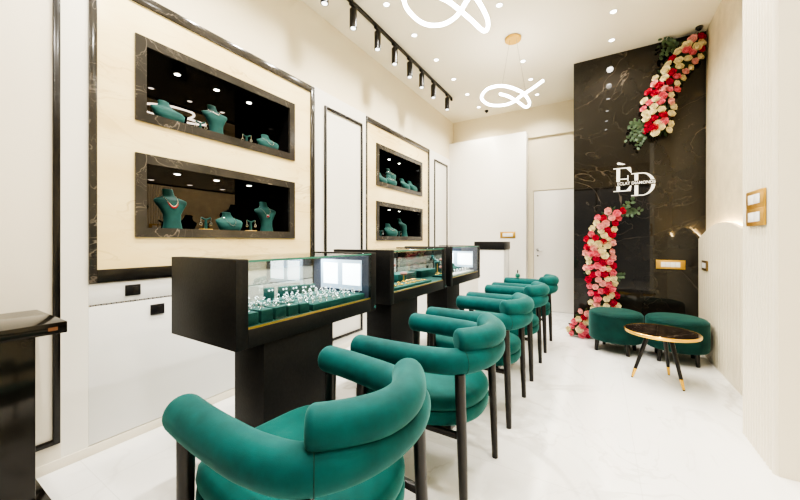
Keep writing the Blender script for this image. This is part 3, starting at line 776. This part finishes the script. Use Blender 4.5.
# knotted ring pendants
def make_pendant():
    t = thing('ring_pendant', 'x', 'pendant light', (0,0,CEIL))
    P = PEND
    zo = [0,.02,.05,.06,.03,-.02,-.05,-.05,-.03,0,.02,0,-.05,-.03,.0,.03]
    pts = [Vector((x, y, -.68+zo[k]*.5)) for k, (x, y) in enumerate(P)]
    path = resample(spline(pts, 10), .03)
    MB().tube(path, .0145, 12).build('glowing_tube', 'led_white', t, smooth=60)
    MB().lathe([(.085,-.0005),(.092,-.004),(.092,-.028),(.088,-.032),(.01,-.034)], 32).build('canopy', 'gold_satin', t)
    i1 = min(path, key=lambda p: (p-Vector((-.02,-.42,-.68))).length); i2 = min(path, key=lambda p: (p-Vector((.10,-.25,-.68))).length); i3 = min(path, key=lambda p: (p-Vector((.12,.1,-.68))).length)
    for a, b in (((-.03,-.03),i1),((.04,-.02),i3)):
        MB().tube([(a[0],a[1],-.033), (b.x,b.y,b.z+.013)], .0022, 6).build('suspension_wire', 'steel', t)
    return t
PEND = [(-0.123, -0.114), (-0.055, 0.037), (-0.001, 0.289), (0.052, 0.524), (0.123, 0.364), (0.123, 0.005), (0.052, -0.241), (-0.057, -0.373), (-0.21, -0.344), (-0.342, -0.121), (-0.334, 0.123), (-0.219, 0.211), (-0.057, 0.152), (0.098, 0.02), (0.235, -0.074), (0.352, -0.167)]
pd = make_pendant(); pd.location = (-.873, 4.025, CEIL); pd['label'] = 'farther knotted glowing ring pendant hanging from a round gold canopy'; pd['group'] = 'knotted ring pendants'
dup(pd, (-.873, 2.20, CEIL), None, 'nearer knotted glowing ring pendant, cut off by the top of the view', 'knotted ring pendants')
# dome cameras
def dome(x, y, lab):
    t = thing('dome_camera', lab, 'security camera', (x, y, CEIL))
    MB().lathe([(.045,-.0005),(.046,-.02),(.038,-.028),(.01,-.03)], 24).build('base', 'socket_black', t)
    t.scale = (.75,)*3
    MB().lathe([(.030,-.029),(.026,-.046),(.014,-.056),(.002,-.058)], 20).build('dome', 'lacquer_black', t)
dome(-1.775, 6.09-.08, 'small black dome camera on the ceiling near the left back corner')
dome(.965, 4.90, 'small black dome camera on the ceiling at the top of the rose garland')

# ------------------------------------------------------------------ sign on the marble
SY = MY
sgn = thing('wall_sign', 'white serif monogram sign with small lettering on the dark marble wall', 'sign', (.38, SY, 1.98))
def letters(parts, cut=(1.946, 2.006)):
    """extrude 2-D outlines on the wall and clear a slot across for the small lettering"""
    m = MB()
    for poly in parts: m.prism(poly, lambda u, v, dd: Vector((u-.38, -.016+dd, v-1.98)), .0155)
    z0, z1 = cut[0]-1.98, cut[1]-1.98
    if cut[0] < cut[1]:
        lo = m.bm.copy()
        bmesh.ops.bisect_plane(m.bm, geom=m.bm.verts[:]+m.bm.edges[:]+m.bm.faces[:], plane_co=(0,0,z1), plane_no=(0,0,1), clear_inner=True)
        bmesh.ops.bisect_plane(lo, geom=lo.verts[:]+lo.edges[:]+lo.faces[:], plane_co=(0,0,z0), plane_no=(0,0,1), clear_outer=True)
        for b in (m.bm, lo):
            bmesh.ops.holes_fill(b, edges=[e for e in b.edges if e.is_boundary], sides=0)
        tmp = bpy.data.meshes.new('tmp'); lo.to_mesh(tmp); lo.free(); m.bm.from_mesh(tmp); bpy.data.meshes.remove(tmp)
    return m
def rect(a, b, c, d): return [(a,c),(b,c),(b,d),(a,d)]
ex, ez, ew, eh = .158, 1.880, .192, .300
E_ = [rect(ex+.034, ex+.070, ez, ez+eh), rect(ex, ex+.12, ez, ez+.009), rect(ex, ex+.12, ez+eh-.009, ez+eh),
      rect(ex+.07, ex+ew-.01, ez, ez+.012), rect(ex+.07, ex+ew-.01, ez+eh-.012, ez+eh), rect(ex+.07, ex+.15, ez+.15, ez+.160),
      [(ex+ew-.055,ez+.011),(ex+ew-.01,ez),(ex+ew,ez+.075),(ex+ew-.008,ez+.075)], [(ex+ew-.055,ez+eh-.011),(ex+ew-.008,ez+eh-.070),(ex+ew,ez+eh-.070),(ex+ew-.01,ez+eh)],
      [(ex+.150,ez+.11),(ex+.158,ez+.11),(ex+.158,ez+.20),(ex+.150,ez+.20)]]
letters(E_).build('letter', 'letter_white', sgn, smooth=0)
dx, dz, dw, dh = .346, 1.814, .240, .284
outer = []; inner = []
for k in range(25):
    a = -math.pi/2+math.pi*k/24; outer.append((dx+.11+(dw-.11)*math.cos(a), dz+dh/2+dh/2*math.sin(a))); inner.append((dx+.11+(dw-.11-.036)*math.cos(a), dz+dh/2+(dh/2-.010)*math.sin(a)))
bowl = [[outer[k], outer[k+1], inner[k+1], inner[k]] for k in range(24)]
D_ = [rect(dx+.034, dx+.070, dz, dz+dh), rect(dx, dx+.112, dz, dz+.010), rect(dx, dx+.112, dz+dh-.010, dz+dh)] + bowl
letters(D_).build('letter', 'letter_white', sgn, smooth=0)
ac = MB(); ac.prism([(.196,2.243),(.215,2.252),(.283,2.222),(.262,2.217),(.205,2.225)], lambda u, v, dd: Vector((u-.38, -.016+dd, v-1.98)), .0155); ac.build('accent', 'letter_white', sgn, smooth=0)
def text_mesh(s, size, width=None, bold=.0):
    cu = bpy.data.curves.new('t', 'FONT'); cu.body = s; cu.size = size; cu.extrude = .003; cu.offset = bold; cu.align_x = 'CENTER'; cu.align_y = 'CENTER'
    to = bpy.data.objects.new('t', cu); C.objects.link(to); bpy.context.view_layer.update()
    me = bpy.data.meshes.new_from_object(to.evaluated_get(bpy.context.evaluated_depsgraph_get())); bpy.data.objects.remove(to); bpy.data.curves.remove(cu)
    if width:
        xs = [v.co.x for v in me.vertices]; k = width/(max(xs)-min(xs)); c_ = (max(xs)+min(xs))/2
        for v in me.vertices: v.co.x = (v.co.x-c_)*k
    return me
tm = text_mesh('ECLAT DIAMONDS', .050, .385, .0002); tm.materials.append(M['letter_white'])
for v in tm.vertices: v.co = Vector((v.co.x, -.010-v.co.z, v.co.y))
to = bpy.data.objects.new('lettering', tm); C.objects.link(to); to.parent = sgn; to.location = (.395-.38, 0, 1.9755-1.98)

# switch plates
def plate(name, lab, loc, axis, w, h, frame='gold_satin', ins='switch_white', n=3):
    """axis: 'y' faces -Y, 'x' faces -X"""
    t = thing(name, lab, 'switch', loc, 0 if axis == 'y' else R(-90))
    MB().box(-w/2, w/2, -.012, -.0005, -h/2, h/2, .002).build('frame', frame, t)
    iw = w*.66
    for k in range(n):
        a = -iw/2+k*iw/n; MB().box(a+.001, a+iw/n-.001, -.016, -.0122, -h*.27, h*.27, .001).build('rocker', ins, t)
plate('switch_plate', 'long gold framed switch plate on the dark marble above the right pouf', (.73, MY, .968), 'y', .275, .108, n=4)
plate('switch_plate', 'upper gold framed white switch on the fluted pillar', (.7975, 2.748, 1.497), 'x', .255, .104, n=2)
plate('switch_plate', 'lower gold framed white switch on the fluted pillar', (.7975, 2.748, 1.392), 'x', .255, .104, n=2)
plate('switch_plate', 'small bronze framed switch on the cream waved side panel', (.983, 4.74, .985), 'x', .20, .105, 'bronze_plate', 'switch_white', 2)
plate('switch_plate', 'gold framed switch plate on the white partition at the back', (-1.41, 6.084, 1.36), 'y', .27, .112, n=3)

# ------------------------------------------------------------------ rose garlands
def rose_mesh(mat, seed):
    r = random.Random(seed); m = MB()
    def petal(ang, rad, zc, wid, hgt, lean):
        # a curved 4x3 patch around the bud
        nu, nv = 5, 4; g = []
        for j in range(nv):
            v = j/(nv-1); row = []
            for i in range(nu):
                u = i/(nu-1)*2-1
                ww = wid*math.sqrt(max(.05, 1-(v-.45)**2*2.0))
                a = ang+u*ww
                rr = rad*(.55+.45*math.sin(v*1.9)) + lean*v*v*.5 - .10*rad*u*u
                row.append(m.bm.verts.new((rr*math.cos(a), rr*math.sin(a), zc+hgt*v-hgt*.28*u*u*v)))
            g.append(row)
        for j in range(nv-1):
            for i in range(nu-1): m.bm.faces.new((g[j][i], g[j][i+1], g[j+1][i+1], g[j+1][i]))
    for n, rad, wid, hgt, lean, zc in ((3,.012,1.2,.030,.0,.008),(4,.022,.95,.029,.004,.004),(5,.034,.80,.026,.010,0),(6,.044,.72,.020,.018,-.004)):
        a0 = r.uniform(0, 6)
        for k in range(n): petal(a0+2*math.pi*k/n+r.uniform(-.12,.12), rad, zc, wid, hgt*r.uniform(.9,1.1), lean)
    bmesh.ops.create_uvsphere(m.bm, u_segments=8, v_segments=6, radius=.011, matrix=Matrix.Translation((0,0,.026)))
    bmesh.ops.create_uvsphere(m.bm, u_segments=10, v_segments=6, radius=.028, matrix=Matrix.Translation((0,0,.0)) @ Matrix.Diagonal((1,1,.7,1)))
    return m.mesh('rose', mat, 50)
for c_, dk in (('red',.35),('pink',.5),('blush',.6),('cream',.62)):  # darker rings put the crease shade between petals into the rose colour
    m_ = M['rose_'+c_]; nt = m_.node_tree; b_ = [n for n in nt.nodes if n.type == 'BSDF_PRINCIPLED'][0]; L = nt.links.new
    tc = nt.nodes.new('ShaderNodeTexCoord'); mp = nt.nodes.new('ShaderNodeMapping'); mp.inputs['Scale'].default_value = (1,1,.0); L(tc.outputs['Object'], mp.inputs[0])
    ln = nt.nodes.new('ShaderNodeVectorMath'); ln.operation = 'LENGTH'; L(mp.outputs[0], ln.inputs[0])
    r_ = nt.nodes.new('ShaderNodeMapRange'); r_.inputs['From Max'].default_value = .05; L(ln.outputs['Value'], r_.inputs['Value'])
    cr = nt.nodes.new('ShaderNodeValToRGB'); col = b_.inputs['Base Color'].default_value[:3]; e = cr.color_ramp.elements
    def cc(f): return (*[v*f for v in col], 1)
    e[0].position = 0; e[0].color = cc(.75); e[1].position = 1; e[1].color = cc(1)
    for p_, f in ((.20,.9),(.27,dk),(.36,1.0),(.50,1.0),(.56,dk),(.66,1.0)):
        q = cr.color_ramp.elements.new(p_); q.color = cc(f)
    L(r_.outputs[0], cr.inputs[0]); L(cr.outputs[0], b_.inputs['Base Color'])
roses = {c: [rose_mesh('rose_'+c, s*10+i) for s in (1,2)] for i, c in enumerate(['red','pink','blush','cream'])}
def leaf(m, p, d, L, wd, nrm):
    d = d.normalized(); side = d.cross(nrm).normalized(); prev = None
    for k in range(5):
        t = k/4; ww = wd*math.sin(math.pi*min(.98, max(.06, t)))**.7; c_ = p+d*L*t+nrm*(.18*L*math.sin(t*2.6))
        a, b = m.bm.verts.new(c_+side*ww), m.bm.verts.new(c_-side*ww)
        if prev: m.bm.faces.new((prev[0], a, b, prev[1]))
        prev = (a, b)
def garland(name, label, axis_pts, pal, seed, sprigs, floor=None):
    """axis_pts: list of (x, z, halfwidth) on the marble; roses pack over it"""
    r = random.Random(seed)
    base = thing(name, label, 'flower garland', (axis_pts[0][0], MY, axis_pts[-1][1] if False else 0)); bx = axis_pts[0][0]
    line = spline([Vector((x, z, w_)) for x, z, w_ in axis_pts], 20)
    pts = []; tries = 0
    while len(pts) < 100 and tries < 6000:
        tries += 1
        p = line[r.randrange(len(line))]; u = r.uniform(-1, 1)*p.z; x = p.x+u; z = p.y+r.uniform(-.03,.03)
        dep = .055+.085*math.sqrt(max(0, 1-(u/(p.z+.02))**2))
        if all((x-q[0])**2+(z-q[1])**2+((dep-q[2])*.6)**2 > .060**2 for q in pts): pts.append((x, z, dep, u/p.z))
    # foliage bed under the flowers
    m = MB()
    for p in line[::2]:
        for k in range(7):
            a = r.uniform(0, 6.28); st = Vector((p.x-bx+r.uniform(-.8,.8)*p.z, -r.uniform(.02,.07), p.y+r.uniform(-.03,.03)))
            st.z = max(st.z, .02); leaf(m, st, Vector((math.cos(a), -.35, math.sin(a)*.9+.1)), r.uniform(.05,.085), .014, Vector((0,-1,0)))
    for a, b in zip(line[::4], line[4::4]):
        m.tube([Vector((a.x-bx,-.03,max(.05,a.y))), Vector((b.x-bx,-.03,max(.05,b.y)))], [a.z*.55, b.z*.55], 10, sy=1, up=Vector((0,1,0)))
    for v in m.bm.verts: v.co.y = min(-.002, v.co.y); v.co.z = max(.003, v.co.z); v.co.x = min(v.co.x, 1.035-bx)
    m.build('foliage', 'leaf_green', base, smooth=50)
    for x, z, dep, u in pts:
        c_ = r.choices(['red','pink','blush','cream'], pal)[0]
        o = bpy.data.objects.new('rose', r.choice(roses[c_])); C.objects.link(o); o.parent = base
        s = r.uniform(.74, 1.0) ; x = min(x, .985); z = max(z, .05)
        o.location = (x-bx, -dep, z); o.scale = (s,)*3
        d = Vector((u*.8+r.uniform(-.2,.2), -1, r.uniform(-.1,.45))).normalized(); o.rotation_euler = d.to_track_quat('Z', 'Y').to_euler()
        o['label'] = {'red':'red rose','pink':'pink rose','blush':'pale pink rose','cream':'cream white rose'}[c_]
    for (x, z, n, spread, L, dirx, dirz) in sprigs:
        m = MB()
        for k in range(n):
            a0 = math.atan2(dirz, dirx)+r.uniform(-spread, spread); ln = L*r.uniform(.6, 1.1)
            st = Vector((x-bx, -.05, z)); en = st+Vector((math.cos(a0)*ln, -r.uniform(0,.07), math.sin(a0)*ln)); 
            m.tube([st, (st+en)/2+Vector((0,-.02,0)), en], .0016, 4)
            for q in range(6):
                t = .2+.8*q/5; pp = st.lerp(en, t)+Vector((0,-.02*math.sin(t*3.1),0)); sd = 1 if q % 2 else -1
                a1 = a0+sd*1.0; leaf(m, pp, Vector((math.cos(a1), -.2, math.sin(a1))), .045, .016, Vector((0,-1,0)))
        for v in m.bm.verts: v.co.y = min(-.003, v.co.y); v.co.z = min(v.co.z, CEIL-.01)
        m.build('leaf_spray', 'leaf_grey', base, smooth=50)
    return base
garland('rose_garland', 'upper curved garland of red, pink and cream roses high on the marble wall',
        [(.95,3.56,.07),(.915,3.46,.115),(.84,3.32,.145),(.72,3.17,.15),(.64,3.02,.145),(.605,2.86,.145),(.60,2.70,.14),(.60,2.56,.11)], (20,20,12,48), 5,
        [(.50,2.66,7,.7,.20,-1,-.25),(.50,2.58,6,.6,.22,-.9,-.6),(.80,3.52,7,.6,.20,-1,.1)])
garland('rose_garland', 'lower curved garland of red, pink and cream roses rising from behind the left pouf',
        [(.16,1.60,.10),(.07,1.47,.13),(.02,1.30,.145),(.0,1.12,.15),(.0,.94,.15),(.02,.76,.15),(.04,.58,.145),(.06,.40,.14)], (26,30,16,28), 11,
        [(.22,1.60,8,.8,.20,1,.35),(.16,.80,3,.5,.10,1,-.2)])
garland('rose_garland', 'low clump of pink and cream roses on the floor left of the pouf',
        [(-.14,.32,.06),(-.17,.22,.09),(-.20,.12,.12),(-.21,.06,.13)], (16,40,24,20), 21, [])
gl = [o for o in bpy.data.objects if o.get('category') == 'flower garland']
gl[-1].location.y = MY-.10

# ------------------------------------------------------------------ light, world, camera
w_ = bpy.data.worlds.new('world'); S.world = w_; w_.use_nodes = True
bg = w_.node_tree.nodes['Background']; bg.inputs[0].default_value = (.95,.97,1,1); bg.inputs[1].default_value = .35
def area(name, loc, rot, sx, sy, e, col=(1,.96,.9)):
    ld = bpy.data.lights.new(name, 'AREA'); ld.shape = 'RECTANGLE'; ld.size = sx; ld.size_y = sy; ld.energy = e; ld.color = col
    o = bpy.data.objects.new(name, ld); C.objects.link(o); o.location = loc; o.rotation_euler = rot
    return o
cam = bpy.data.cameras.new('camera'); co = bpy.data.objects.new('camera', cam); C.objects.link(co)
cam.sensor_width = 36; cam.lens = 328/800*36; cam.shift_y = -9/800; cam.clip_start = .02
co.location = (0, 0, 1.25); co.rotation_euler = (R(90), 0, math.atan(199/328))
S.camera = co
S.cycles.use_denoising = True
S.cycles.max_bounces = 10; S.cycles.diffuse_bounces = 5; S.cycles.glossy_bounces = 5; S.cycles.transparent_max_bounces = 16
S.cycles.sample_clamp_indirect = 6
S.cycles.caustics_reflective = False; S.cycles.caustics_refractive = False
S.view_settings.view_transform = 'AgX'
S.view_settings.look = 'AgX - High Contrast'
S.view_settings.exposure = 0.38
